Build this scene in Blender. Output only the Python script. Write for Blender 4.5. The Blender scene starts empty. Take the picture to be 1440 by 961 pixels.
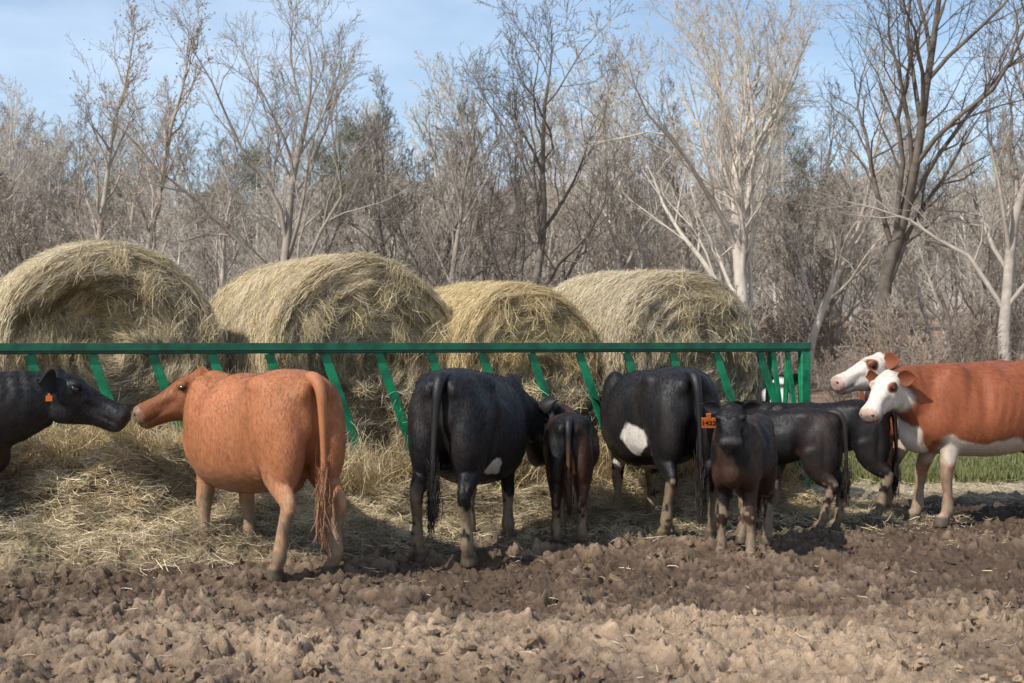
import bpy, math, random
import numpy as np
from mathutils import Vector, Matrix

R0 = np.random.RandomState
scene = bpy.context.scene

# ------------------------------------------------------------------ noise
def _h(ix, iy, iz, seed):
    n = (ix.astype(np.int64) * 374761393 + iy.astype(np.int64) * 668265263 + iz.astype(np.int64) * 1440662683 + seed * 974634777) & 0xffffffff
    n = ((n ^ (n >> 13)) * 1274126177) & 0xffffffff
    n = ((n ^ (n >> 16)) * 2246822519) & 0xffffffff
    return ((n ^ (n >> 15)) & 0xfffff) / float(0xfffff)

def noise3(x, y, z, seed=0):
    x, y, z = np.broadcast_arrays(np.asarray(x, float), np.asarray(y, float), np.asarray(z, float))
    fx, fy, fz = np.floor(x), np.floor(y), np.floor(z)
    tx, ty, tz = x - fx, y - fy, z - fz
    tx = tx * tx * (3 - 2 * tx); ty = ty * ty * (3 - 2 * ty); tz = tz * tz * (3 - 2 * tz)
    r = 0
    for dx in (0, 1):
        wx = tx if dx else 1 - tx
        for dy in (0, 1):
            wy = ty if dy else 1 - ty
            for dz in (0, 1):
                wz = tz if dz else 1 - tz
                r = r + wx * wy * wz * _h(fx + dx, fy + dy, fz + dz, seed)
    return r

def noise2(x, y, seed=0):
    x, y = np.broadcast_arrays(np.asarray(x, float), np.asarray(y, float))
    fx, fy = np.floor(x), np.floor(y)
    tx, ty = x - fx, y - fy
    tx = tx * tx * (3 - 2 * tx); ty = ty * ty * (3 - 2 * ty)
    z = np.zeros_like(fx)
    return ((1 - tx) * (1 - ty) * _h(fx, fy, z, seed) + tx * (1 - ty) * _h(fx + 1, fy, z, seed)
            + (1 - tx) * ty * _h(fx, fy + 1, z, seed) + tx * ty * _h(fx + 1, fy + 1, z, seed))

def lumps(x, y, seed):
    """cellular clods: every cell is a rounded, tilted lump with its own height"""
    fx, fy = np.floor(x), np.floor(y); z = np.zeros_like(fx)
    best = np.full(x.shape, 9.0); val = np.zeros(x.shape)
    for dx in (-1, 0, 1):
        for dy in (-1, 0, 1):
            cx, cy = fx + dx, fy + dy
            px = cx + _h(cx, cy, z, seed); py = cy + _h(cx, cy, z, seed + 1)
            ex, ey = x - px, y - py
            d = ex * ex + ey * ey
            hh = _h(cx, cy, z, seed + 2)
            tl = (_h(cx, cy, z, seed + 3) - .5) * ex + (_h(cx, cy, z, seed + 4) - .5) * ey
            m = d < best
            best = np.where(m, d, best); val = np.where(m, hh + 1.3 * tl, val)
    return val * np.clip(1 - best * 1.2, 0, 1) ** .6

def sstep(a, b, x):
    t = np.clip((x - a) / (b - a), 0, 1)
    return t * t * (3 - 2 * t)

# ------------------------------------------------------------------ mesh helpers
def mesh_np(name, V, F, mat=None, col=None, smooth=True, parent=None):
    V = np.asarray(V, np.float32); F = np.asarray(F, np.int32)
    me = bpy.data.meshes.new(name)
    me.vertices.add(len(V)); me.vertices.foreach_set("co", V.ravel())
    k = F.shape[1]
    me.loops.add(F.size); me.loops.foreach_set("vertex_index", F.ravel())
    me.polygons.add(len(F))
    me.polygons.foreach_set("loop_start", np.arange(0, F.size, k, dtype=np.int32))
    me.polygons.foreach_set("loop_total", np.full(len(F), k, dtype=np.int32))
    me.polygons.foreach_set("use_smooth", np.full(len(F), smooth, dtype=bool))
    me.update(calc_edges=True)
    me.validate()
    if col is not None:
        setcol(me, col)
    ob = bpy.data.objects.new(name, me)
    scene.collection.objects.link(ob)
    if mat: me.materials.append(mat)
    if parent: ob.parent = parent
    return ob

def setcol(me, col):
    a = me.color_attributes.new("Col", 'FLOAT_COLOR', 'POINT')
    c = np.ones((len(me.vertices), 4), np.float32); c[:, :3] = col
    a.data.foreach_set("color", c.ravel())

def mesh_py(name, verts, faces, mat=None, smooth=False, parent=None):
    me = bpy.data.meshes.new(name)
    me.from_pydata([tuple(v) for v in verts], [], faces)
    if smooth:
        me.polygons.foreach_set("use_smooth", [True] * len(me.polygons))
    me.update()
    ob = bpy.data.objects.new(name, me)
    scene.collection.objects.link(ob)
    if mat: me.materials.append(mat)
    if parent: ob.parent = parent
    return ob

def empty(name):
    e = bpy.data.objects.new(name, None); scene.collection.objects.link(e)
    e.empty_display_size = .2
    return e

class Geo:
    def __init__(s): s.v = []; s.f = []
    def add(s, v, f):
        o = len(s.v); s.v.extend([tuple(a) for a in v]); s.f.extend([tuple(i + o for i in q) for q in f])

# ------------------------------------------------------------------ materials
def newmat(name):
    m = bpy.data.materials.new(name); m.use_nodes = True
    nt = m.node_tree; b = nt.nodes["Principled BSDF"]
    return m, nt, b

def N(nt, t, **kw):
    n = nt.nodes.new(t)
    for k, v in kw.items():
        if k.startswith("i_"):
            key = k[2:]
            n.inputs[int(key) if key.isdigit() else key].default_value = v
        else: setattr(n, k, v)
    return n

def attr_mat(name, rough=.9, spec=.2, nscale=40, namt=.35, bump=.3, bdist=.01, bscale=None, stretch=(1, 1, 1), sheen=0, bump2=0, rvar=0, transl=0):
    m, nt, b = newmat(name)
    at = N(nt, "ShaderNodeAttribute", attribute_name="Col")
    tc = N(nt, "ShaderNodeTexCoord")
    mp = N(nt, "ShaderNodeMapping"); mp.inputs["Scale"].default_value = stretch
    nt.links.new(tc.outputs["Object"], mp.inputs[0])
    nz = N(nt, "ShaderNodeTexNoise", i_Scale=nscale, i_Detail=7.0, i_Roughness=.7)
    nt.links.new(mp.outputs[0], nz.inputs["Vector"])
    mr = N(nt, "ShaderNodeMapRange"); mr.inputs[1].default_value = .3; mr.inputs[2].default_value = .7
    mr.inputs[3].default_value = 1 - namt; mr.inputs[4].default_value = 1 + namt
    nt.links.new(nz.outputs[0], mr.inputs[0])
    mul = N(nt, "ShaderNodeVectorMath", operation='SCALE')
    nt.links.new(at.outputs["Color"], mul.inputs[0]); nt.links.new(mr.outputs[0], mul.inputs["Scale"])
    nt.links.new(mul.outputs[0], b.inputs["Base Color"])
    b.inputs["Roughness"].default_value = rough
    if rvar:
        rr_ = N(nt, "ShaderNodeMapRange"); rr_.inputs[1].default_value = .35; rr_.inputs[2].default_value = .65
        rr_.inputs[3].default_value = rough + rvar; rr_.inputs[4].default_value = rough - rvar * .4
        n3 = N(nt, "ShaderNodeTexNoise", i_Scale=7.0, i_Detail=6.0, i_Roughness=.7)
        nt.links.new(mp.outputs[0], n3.inputs["Vector"]); nt.links.new(n3.outputs[0], rr_.inputs[0]); nt.links.new(rr_.outputs[0], b.inputs["Roughness"])
    b.inputs["Specular IOR Level"].default_value = spec
    if sheen:
        b.inputs["Sheen Weight"].default_value = sheen; b.inputs["Sheen Roughness"].default_value = .4
    if bump:
        nb = N(nt, "ShaderNodeTexNoise", i_Scale=bscale or nscale * 2, i_Detail=5.0, i_Roughness=.7)
        nt.links.new(mp.outputs[0], nb.inputs["Vector"])
        bp = N(nt, "ShaderNodeBump", i_Strength=bump, i_Distance=bdist)
        nt.links.new(nb.outputs[0], bp.inputs["Height"])
        if bump2:
            n2 = N(nt, "ShaderNodeTexNoise", i_Scale=9.0, i_Detail=3.0)
            nt.links.new(tc.outputs["Object"], n2.inputs["Vector"])
            b2 = N(nt, "ShaderNodeBump", i_Strength=bump2, i_Distance=.03)
            nt.links.new(n2.outputs[0], b2.inputs["Height"]); nt.links.new(b2.outputs[0], bp.inputs["Normal"])
        nt.links.new(bp.outputs[0], b.inputs["Normal"])
    if transl:   # thin dry stems let some light through
        tr = N(nt, "ShaderNodeBsdfTranslucent"); nt.links.new(mul.outputs[0], tr.inputs["Color"])
        ms = N(nt, "ShaderNodeMixShader"); ms.inputs[0].default_value = transl
        out = nt.nodes["Material Output"]
        nt.links.new(b.outputs[0], ms.inputs[1]); nt.links.new(tr.outputs[0], ms.inputs[2]); nt.links.new(ms.outputs[0], out.inputs[0])
    return m

def plain_mat(name, col, rough=.6, spec=.3, metal=0, nscale=20, namt=.25, bump=.1, col2=None):
    m, nt, b = newmat(name)
    tc = N(nt, "ShaderNodeTexCoord")
    nz = N(nt, "ShaderNodeTexNoise", i_Scale=nscale, i_Detail=6.0, i_Roughness=.65)
    nt.links.new(tc.outputs["Object"], nz.inputs["Vector"])
    cr = N(nt, "ShaderNodeValToRGB")
    c2 = col2 or tuple(c * (1 - namt) for c in col)
    cr.color_ramp.elements[0].position = .38; cr.color_ramp.elements[0].color = (*c2, 1)
    cr.color_ramp.elements[1].position = .60; cr.color_ramp.elements[1].color = (*[c * (1 + namt * .5) for c in col], 1)
    nt.links.new(nz.outputs[0], cr.inputs[0]); nt.links.new(cr.outputs[0], b.inputs["Base Color"])
    b.inputs["Roughness"].default_value = rough; b.inputs["Specular IOR Level"].default_value = spec
    b.inputs["Metallic"].default_value = metal
    if bump:
        bp = N(nt, "ShaderNodeBump", i_Strength=bump, i_Distance=.01)
        nt.links.new(nz.outputs[0], bp.inputs["Height"]); nt.links.new(bp.outputs[0], b.inputs["Normal"])
    return m

def bark_mat(name, c1, c2):
    m, nt, b = newmat(name)
    oi = N(nt, "ShaderNodeObjectInfo")
    tc = N(nt, "ShaderNodeTexCoord")
    nz = N(nt, "ShaderNodeTexNoise", i_Scale=2.5, i_Detail=6.0, i_Roughness=.7)
    nt.links.new(tc.outputs["Object"], nz.inputs["Vector"])
    ad = N(nt, "ShaderNodeMath", operation='MULTIPLY_ADD'); ad.inputs[1].default_value = .5
    nt.links.new(oi.outputs["Random"], ad.inputs[0]); nt.links.new(nz.outputs[0], ad.inputs[2])
    cr = N(nt, "ShaderNodeValToRGB")
    cr.color_ramp.elements[0].position = .4; cr.color_ramp.elements[0].color = (*c1, 1)
    cr.color_ramp.elements[1].position = 1.0; cr.color_ramp.elements[1].color = (*c2, 1)
    nt.links.new(ad.outputs[0], cr.inputs[0]); nt.links.new(cr.outputs[0], b.inputs["Base Color"])
    b.inputs["Roughness"].default_value = .9; b.inputs["Specular IOR Level"].default_value = .15
    return m

M_fur_black = attr_mat("black_fur", rough=.45, spec=.40, nscale=40, namt=.3, bump=.55, bdist=.006, bscale=130, stretch=(1, 1, .3), sheen=.01, bump2=.08, rvar=.10)
M_fur_red = attr_mat("red_fur", rough=.55, spec=.30, nscale=34, namt=.14, bump=.55, bdist=.005, bscale=130, stretch=(1, 1, .3), sheen=.03, bump2=.08, rvar=.10)
M_hair = attr_mat("coat_hair", rough=.6, spec=.2, nscale=30, namt=.2, bump=0)
M_hay = attr_mat("hay_straw", rough=.7, spec=.3, nscale=30, namt=.2, bump=0, transl=.32)
M_hay_base = attr_mat("hay_packed", rough=.95, spec=.1, nscale=22, namt=.5, bump=.9, bdist=.04, bscale=35)
M_mud = attr_mat("mud", rough=.74, spec=.4, nscale=20, namt=.35, bump=1.0, bdist=.022, bscale=70)
M_grass = attr_mat("grass_blades", rough=.7, spec=.2, nscale=3, namt=.2, bump=0, transl=.3)
M_leaf = attr_mat("dry_leaves", rough=.8, spec=.2, nscale=3, namt=.2, bump=0, transl=.3)
M_hill = attr_mat("wooded_slope", rough=1, spec=.0, nscale=.5, namt=.4, bump=0, stretch=(1, 1, .25))
M_green = plain_mat("green_paint", (.008, .20, .085), rough=.40, spec=.45, nscale=7, namt=.3, col2=(.006, .10, .048))
M_green_rail = plain_mat("green_paint_rail", (.008, .105, .056), rough=.42, spec=.45, nscale=7, namt=.3, col2=(.008, .06, .036))
M_green_muddy = plain_mat("green_paint_muddy", (.012, .075, .036), rough=.7, spec=.2, nscale=6, namt=.2, col2=(.13, .095, .06))
M_eye = plain_mat("eye", (.008, .006, .005), rough=.1, spec=.8, bump=0)
M_nose = plain_mat("nose_dark", (.02, .016, .015), rough=.35, spec=.5, nscale=60)
M_tag = plain_mat("ear_tag_orange", (.80, .20, .04), rough=.5, nscale=10, namt=.1)
M_ink = plain_mat("ink", (.02, .02, .02), rough=.7)
M_bark = bark_mat("bark_grey", (.25, .21, .175), (.58, .51, .43))
M_bark_pale = bark_mat("bark_pale", (.36, .32, .265), (.66, .60, .51))
M_bark_dark = bark_mat("bark_dark", (.11, .09, .075), (.35, .30, .25))
M_shrub = bark_mat("shrub_twigs", (.20, .155, .125), (.42, .345, .28))
M_rust = plain_mat("rusty_wood", (.16, .10, .06), rough=.9, nscale=12)

# ------------------------------------------------------------------ feeder frame of reference
F0 = np.array([-3.74, 11.0, 0.0]); FD = np.array([.926, .377, 0.0]); FD /= np.linalg.norm(FD)
FN = np.array([-FD[1], FD[0], 0.0])
UP = np.array([0, 0, 1.0])
def fp(t, n, z): return F0 + FD * t + FN * n + UP * z

def to_feeder(x, y):
    dx = x - F0[0]; dy = y - F0[1]
    return dx * FD[0] + dy * FD[1], dx * FN[0] + dy * FN[1]

# ------------------------------------------------------------------ ground
def hay_mound(x, y):
    t, n = to_feeder(x, y)
    d = -n
    a = .46 * np.exp(-((d - .50) / .45) ** 2) * sstep(2.9, 1.0, t + .5 * (noise2(x * 2, y * 2, 5) - .5))
    a = a + .20 * np.exp(-((d - 1.25) / .40) ** 2) * sstep(2.8, .8, t)
    b = .32 * np.exp(-((d - .12) / .46) ** 2) * sstep(7.6, 6.2, t)
    return (a + b) * (.45 + .65 * noise2(x * 3, y * 3, 9) + .45 * noise2(x * 8, y * 8, 10))

def ground_h(x, y):
    x = np.asarray(x, float); y = np.asarray(y, float)
    near = sstep(26, 17, y) * sstep(14, 9, np.abs(x - 1))
    h = .13 * (noise2(x * .55, y * .55, 1) - .5)
    wx = x + .20 * (noise2(x * 3, y * 3, 71) - .5) + .05 * (noise2(x * 12, y * 12, 74) - .5)
    wy = y + .20 * (noise2(x * 3, y * 3, 72) - .5) + .05 * (noise2(x * 12, y * 12, 75) - .5)
    b1 = np.abs(2 * noise2(wx * 2.2 + 3, wy * 2.2, 2) - 1)
    l0 = lumps(wx * 3.6, wy * 4.2, 291); l1 = lumps(wx * 7.5, wy * 8.0, 301); l2 = lumps(wx * 15, wy * 14, 311); l3 = lumps(x * 29, y * 30, 321)
    m1 = sstep(.35, .65, noise2(x * 1.7, y * 1.7, 81)); m2 = sstep(.3, .7, noise2(x * 2.9, y * 2.9, 82)); m3 = sstep(.2, .6, noise2(x * 4, y * 4, 83))
    calm = 1 - .40 * sstep(8.2, 6.2, y) * sstep(.5, 2.5, x)
    h = h + calm * (.045 * b1 + .040 * m1 * l0 + .052 * (.3 + .7 * m2) * l1 + .046 * (.35 + .65 * m3) * l2 + .028 * l3) - .075
    h = h * near
    far = sstep(32, 150, y) * 6.0
    return h + far

def axis_coords(segs):
    out = [segs[0][0]]
    for a, b, st in segs:
        n = max(1, int(round((b - a) / st)))
        out.extend(list(a + (b - a) * (np.arange(1, n + 1) / n)))
    return np.array(out)
xs = axis_coords([(-400, -100, 60), (-100, -30, 10), (-30, -8, 2), (-8, -4.6, .15), (-4.6, 5.2, .0125), (5.2, 9, .15), (9, 30, 2), (30, 100, 10), (100, 400, 60)])
ys = axis_coords([(-60, -4, 8), (-4, 5.2, .4), (5.2, 9, .0125), (9, 13, .020), (13, 17, .08), (17, 30, .6), (30, 160, 5), (160, 600, 60)])
X, Y = np.meshgrid(xs, ys)
H = ground_h(X, Y)
rr = R0(11)
for i in range(1000):
    px, py = rr.uniform(-4.6, 5.2), rr.uniform(5.4, 12.5)
    a = rr.uniform(0, math.pi); rad = rr.uniform(.05, .085); dep = rr.uniform(.025, .065)
    i0, i1 = np.searchsorted(xs, [px - .2, px + .2]); j0, j1 = np.searchsorted(ys, [py - .2, py + .2])
    sx = X[j0:j1, i0:i1] - px; sy = Y[j0:j1, i0:i1] - py
    u = (sx * math.cos(a) + sy * math.sin(a)) / rad; v = (-sx * math.sin(a) + sy * math.cos(a)) / (rad * .8)
    q = np.sqrt(u * u + v * v) + .4 * (noise2((sx + px) * 14, (sy + py) * 14, 73) - .5)
    H[j0:j1, i0:i1] += -dep * sstep(1.1, .8, q) + dep * .45 * np.exp(-((q - 1.3) / .25) ** 2)
Z = H + hay_mound(X, Y) * .75
nx, ny = len(xs), len(ys)
V = np.stack([X.ravel(), Y.ravel(), Z.ravel()], 1)
idx = np.arange(nx * ny).reshape(ny, nx)
F = np.stack([idx[:-1, :-1].ravel(), idx[:-1, 1:].ravel(), idx[1:, 1:].ravel(), idx[1:, :-1].ravel()], 1)
x, y = V[:, 0], V[:, 1]
tF, nF = to_feeder(x, y)
def dryness(x, y):
    return np.clip(.28 + 1.2 * (noise2(x * .7, y * .7, 21) - .5) + .5 * (noise2(x * 2.2, y * 2.2, 23) - .5) + .11 * x - .15 * (y - 7.3), 0, 1)
dry = dryness(x, y)
fine = noise2(x * 9, y * 9, 22)
dark = np.array([.115, .071, .042]); light = np.array([.53, .375, .245])
w = np.clip(.04 + dry * .72 + (fine - .5) * .4 + H.ravel() * 5.0, 0, 1)[:, None]
C = dark * (1 - w) + light * w
wet = (sstep(2.4, .7, -nF) * sstep(11, 9, tF) * sstep(9, 10.5, y))[:, None]
C = C * (1 - wet * .5)
straw = (np.clip(hay_mound(x, y) * 9, 0, 1) * (.4 + .6 * fine))[:, None]
C = C * (1 - straw) + np.array([.40, .31, .18]) * straw
strip = (sstep(13.6, 15.2, y) * (.5 + .5 * noise2(x * 1.3, y * 3, 31)))[:, None]
C = C * (1 - strip) + np.array([.50, .40, .26]) * strip
g = sstep(15.6, 17.5, y)[:, None] * (.55 + .45 * noise2(x * .5, y * .5, 33))[:, None]
C = C * (1 - g) + np.array([.10, .12, .04]) * g
g = sstep(24, 36, y)[:, None]
lf = np.array([.30, .20, .13]) * (.7 + .6 * noise2(x * 1.0, y * 1.0, 34))[:, None]
C = C * (1 - g) + lf * g
mesh_np("ground", V, F, M_mud, C)

def ico(sub):
    import bmesh
    bm = bmesh.new(); bmesh.ops.create_icosphere(bm, subdivisions=sub, radius=1)
    v = np.array([q.co[:] for q in bm.verts]); f = np.array([[q.index for q in p.verts] for p in bm.faces]); bm.free()
    return v, f
iv, iff = ico(2)
def clods(n, seed):
    r = R0(seed); Vs = []; Fs = []; Cs = []
    pys = 4.9 + 8.0 * r.rand(n) ** 1.3; pxs = r.uniform(-.42, .46, n) * (pys + 1); zs = ground_h(pxs, pys)
    drs = np.clip(dryness(pxs, pys) + r.uniform(-.25, .25, n), 0, 1)
    for i in range(n):
        s = .006 + .022 * r.rand() ** 4
        d = noise3(iv[:, 0] * 1.9 + i * 7, iv[:, 1] * 1.9, iv[:, 2] * 1.9, 3); d2 = noise3(iv[:, 0] * 4 + i * 7, iv[:, 1] * 4, iv[:, 2] * 4, 4)
        v = iv * (.30 + 1.0 * sstep(.2, .8, d) + .5 * d2)[:, None] * s * r.uniform(.6, 1.5, 3)
        a = r.uniform(0, 6.28); c_, s_ = math.cos(a), math.sin(a)
        v = v @ np.array([[c_, s_, 0], [-s_, c_, 0], [0, 0, 1]])
        v = v + np.array([pxs[i], pys[i], zs[i] + s * .1])
        col = dark * (1 - drs[i]) + light * drs[i]
        Vs.append(v); Fs.append(iff + len(iv) * i); Cs.append(np.tile(col * r.uniform(.8, 1.15), (len(iv), 1)))
    return np.concatenate(Vs), np.concatenate(Fs), np.concatenate(Cs)
v, f, c = clods(5500, 5)
mesh_np("mud_clods", v, f, M_mud, c, smooth=False)

# ------------------------------------------------------------------ straw ribbons
def nrm(a): return a / np.maximum(np.linalg.norm(a, axis=-1, keepdims=True), 1e-9)

def ribbons(P, T, Nn, L, W, r, bend=.25, lift=.01, npt=4, taper=True, tilt=1.2):
    n = len(P); T = nrm(T); Nn = nrm(Nn)
    B = nrm(np.cross(T, Nn)); Nn = np.cross(B, T)
    s = np.linspace(-.5, .5, npt)[None, :, None]
    L = L[:, None, None]
    b1 = r.normal(0, bend, (n, 1, 1)); b2 = r.normal(0, bend, (n, 1, 1))
    lf = (lift * r.rand(n))[:, None, None]
    pts = P[:, None] + T[:, None] * s * L + Nn[:, None] * (lf + b1 * (s ** 2) * L) + B[:, None] * (b2 * s ** 2 * L)
    an = r.uniform(-tilt, tilt, (n, 1))
    Wd = (B * np.cos(an) + Nn * np.sin(an))[:, None] * (W[:, None, None] * .5)
    if taper: Wd = Wd * (1 - .5 * np.abs(2 * s) ** 2)
    V = np.stack([pts - Wd, pts + Wd], 2).reshape(-1, 3)
    base = (np.arange(n) * npt * 2)[:, None, None]
    k = (np.arange(npt - 1) * 2)[None, :, None]
    F = (base + k + np.array([0, 1, 3, 2])[None, None, :]).reshape(-1, 4)
    return V, F, npt * 2

HG = np.array([.86, .69, .38]); HGREY = np.array([.76, .67, .51]); HD = np.array([.40, .30, .17])
def straw_cols(n, per, r, golden):
    k = np.clip(golden + r.normal(0, .3, n), 0, 1)[:, None]
    c = HGREY * (1 - k) + HG * k
    d = (r.rand(n) < .20)[:, None]
    c = np.where(d, HD, c) * r.uniform(.68, 1.12, (n, 1))
    return np.repeat(c, per, 0)

class Acc:
    def __init__(s): s.V = []; s.F = []; s.C = []; s.n = 0
    def add(s, V, F, C):
        s.V.append(V); s.F.append(F + s.n); s.C.append(C); s.n += len(V)
    def out(s): return np.concatenate(s.V), np.concatenate(s.F), np.concatenate(s.C)

# ------------------------------------------------------------------ bales
def hay_bale(t, n0, zc, R, L, golden, seed, cavity=None, sag=.0, yaw=0.0):
    r = R0(seed)
    c0 = fp(t, n0, zc)
    cy, sy_ = math.cos(yaw), math.sin(yaw)
    e1 = FD * cy + FN * sy_; ax = FN * cy - FD * sy_; e2 = UP
    def rad(th, a):
        q = R * (1 + .06 * (noise3(np.cos(th) * 1.5 + seed, np.sin(th) * 1.5, a * 1.5, 4) - .5) * 2
                 + .02 * (noise3(np.cos(th) * 6 + seed, np.sin(th) * 6, a * 5, 5) - .5) * 2)
        return q * (1 + sag * np.abs(np.cos(th)) ** 2)
    def facepos(th, rho, front=True):
        rr_ = rad(th, 0 if front else L) * rho
        edge = .15 * sstep(.74, 1.0, rho)
        xx = rr_ * np.cos(th); zz = rr_ * np.sin(th)
        dep = edge + .12 * (noise3(xx * 2.2 + seed, zz * 2.2, 1, 6) - .5) + .07 * (noise3(xx * 7 + seed, zz * 7, 1, 7) - .5) + .022 * np.sin(rho * 46 + th + 2.5 * noise3(xx * 2, zz * 2, 3, 9))
        if cavity is not None and front:
            cx, cz, cr_, cd = cavity
            q = np.sqrt(((xx - cx) / cr_) ** 2 + ((zz - cz) / (cr_ * .55)) ** 2) + .8 * (noise3(xx * 4, zz * 4, 5, 8) - .5)
            dep = dep + cd * sstep(1.1, .6, q)
        if front:
            base_n = n0 + xx * sy_
            dep = np.maximum(dep, (.085 - base_n) / cy)
        a = dep if front else L - dep
        return c0 + xx[..., None] * e1 + zz[..., None] * e2 + a[..., None] * ax
    nth = 140
    th = np.linspace(0, 2 * math.pi, nth, endpoint=False)
    rings = []
    for rho in np.linspace(.001, 1, 60): rings.append(facepos(th, np.full(nth, rho)))
    for a in np.linspace(.17, L - .15, 26):
        q = rad(th, np.full(nth, a)); rings.append(c0 + (q * np.cos(th))[:, None] * e1 + (q * np.sin(th))[:, None] * e2 + a * ax)
    for rho in np.linspace(1, .001, 14): rings.append(facepos(th, np.full(nth, rho), False))
    V = np.concatenate(rings); m = len(rings)
    V = V + FN * np.maximum(.075 - (V - F0) @ FN, 0)[:, None]
    i = np.arange(m - 1)[:, None] * nth; j = np.arange(nth)[None]
    j2 = (j + 1) % nth
    F = np.stack([(i + j), (i + j2), (i + nth + j2), (i + nth + j)], -1).reshape(-1, 4)
    k = golden
    base = (HGREY * (1 - k) + HG * k) * .55
    nn = noise3(V[:, 0] * 5, V[:, 1] * 5, V[:, 2] * 5, 9)[:, None]
    col = base * (.55 + .8 * nn)
    body = mesh_np("hay_bale", V, F, M_hay_base, col)
    acc = Acc()
    ns = 24000
    th = r.uniform(-.35, math.pi + .35, ns); a = r.uniform(.02, L - .02, ns)
    q = rad(th, a) + .0
    edge = np.minimum(a, L - a); q = q - .10 * R * sstep(.14, 0, edge)
    rd = np.cos(th)[:, None] * e1 + np.sin(th)[:, None] * e2
    P = c0 + rd * q[:, None] + a[:, None] * ax
    T = (-np.sin(th))[:, None] * e1 + np.cos(th)[:, None] * e2
    T = T + ax * r.normal(0, .38, (ns, 1)) + rd * r.normal(0, .10, (ns, 1))
    Vv, Ff, per = ribbons(P, T, rd, r.uniform(.05, .24, ns), r.uniform(.0025, .005, ns), r, .3, .022)
    gg = golden + .5 * (noise3(P[:, 0] * 2, P[:, 1] * 2, P[:, 2] * 2, 12) - .5)
    acc.add(Vv, Ff, straw_cols(ns, per, r, gg))
    nf = 20000
    th = r.uniform(0, 2 * math.pi, nf); rho = np.sqrt(r.uniform(0, 1, nf))
    P = facepos(th, rho)
    rd = np.cos(th)[:, None] * e1 + np.sin(th)[:, None] * e2
    T = (-np.sin(th))[:, None] * e1 + np.cos(th)[:, None] * e2
    T = T + rd * r.normal(0, .36, (nf, 1)) + ax * r.normal(0, .16, (nf, 1)) - UP * .08
    Vv, Ff, per = ribbons(P, T, np.tile(-ax, (nf, 1)), r.uniform(.05, .22, nf), r.uniform(.0025, .005, nf), r, .4, .03)
    gg = golden - .05 + .8 * (noise3(P[:, 0] * 2.5, P[:, 1] * 2.5, P[:, 2] * 2.5, 13) - .5)
    if cavity is not None:
        cx, cz, cr_, cd = cavity
        xx = (P - c0) @ e1; zz = (P - c0) @ e2
        gg = gg + .7 * sstep(1.3, .5, np.sqrt(((xx - cx) / cr_) ** 2 + ((zz - cz) / (cr_ * .6)) ** 2))
    cf = straw_cols(nf, per, r, gg)
    cf = cf * np.repeat(.6 + .45 * sstep(.3, .7, noise3(P[:, 0] * 6, P[:, 1] * 6, P[:, 2] * 6, 17)), per)[:, None]
    acc.add(Vv, Ff, cf)
    for q_ in range(18):
        m_ = 80; a0 = r.uniform(.1, 3.0); rh = r.uniform(.3, .9)
        pc = facepos(np.array([a0]), np.array([rh]))[0]
        P = pc + r.normal(0, .05, (m_, 3)) - ax * .02
        T = -UP + r.normal(0, .45, (m_, 3)) + FD * r.normal(0, .4)
        Vv, Ff, per = ribbons(P, T, np.tile(-ax, (m_, 1)), r.uniform(.1, .26, m_), r.uniform(.0025, .005, m_), r, .6, .03)
        acc.add(Vv, Ff, straw_cols(m_, per, r, golden + .25))
    v, f, c = acc.out()
    nn_ = (v - F0) @ FN
    v = v + FN * np.maximum(.042 - nn_, 0)[:, None] * 1.0
    mesh_np("straw_strands", v, f, M_hay, c, parent=body)

hay_bale(.66, .15, 1.44, .92, 1.5, .22, 1, cavity=(-.25, .30, .50, .30), yaw=.12)
hay_bale(2.86, .24, 1.38, .93, 1.75, .40, 2, sag=.08, yaw=.22)
hay_bale(4.36, .22, 1.31, .80, 1.50, .85, 3, yaw=.18)
hay_bale(6.02, .24, 1.38, .90, 1.70, .15, 4, yaw=.18)

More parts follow.
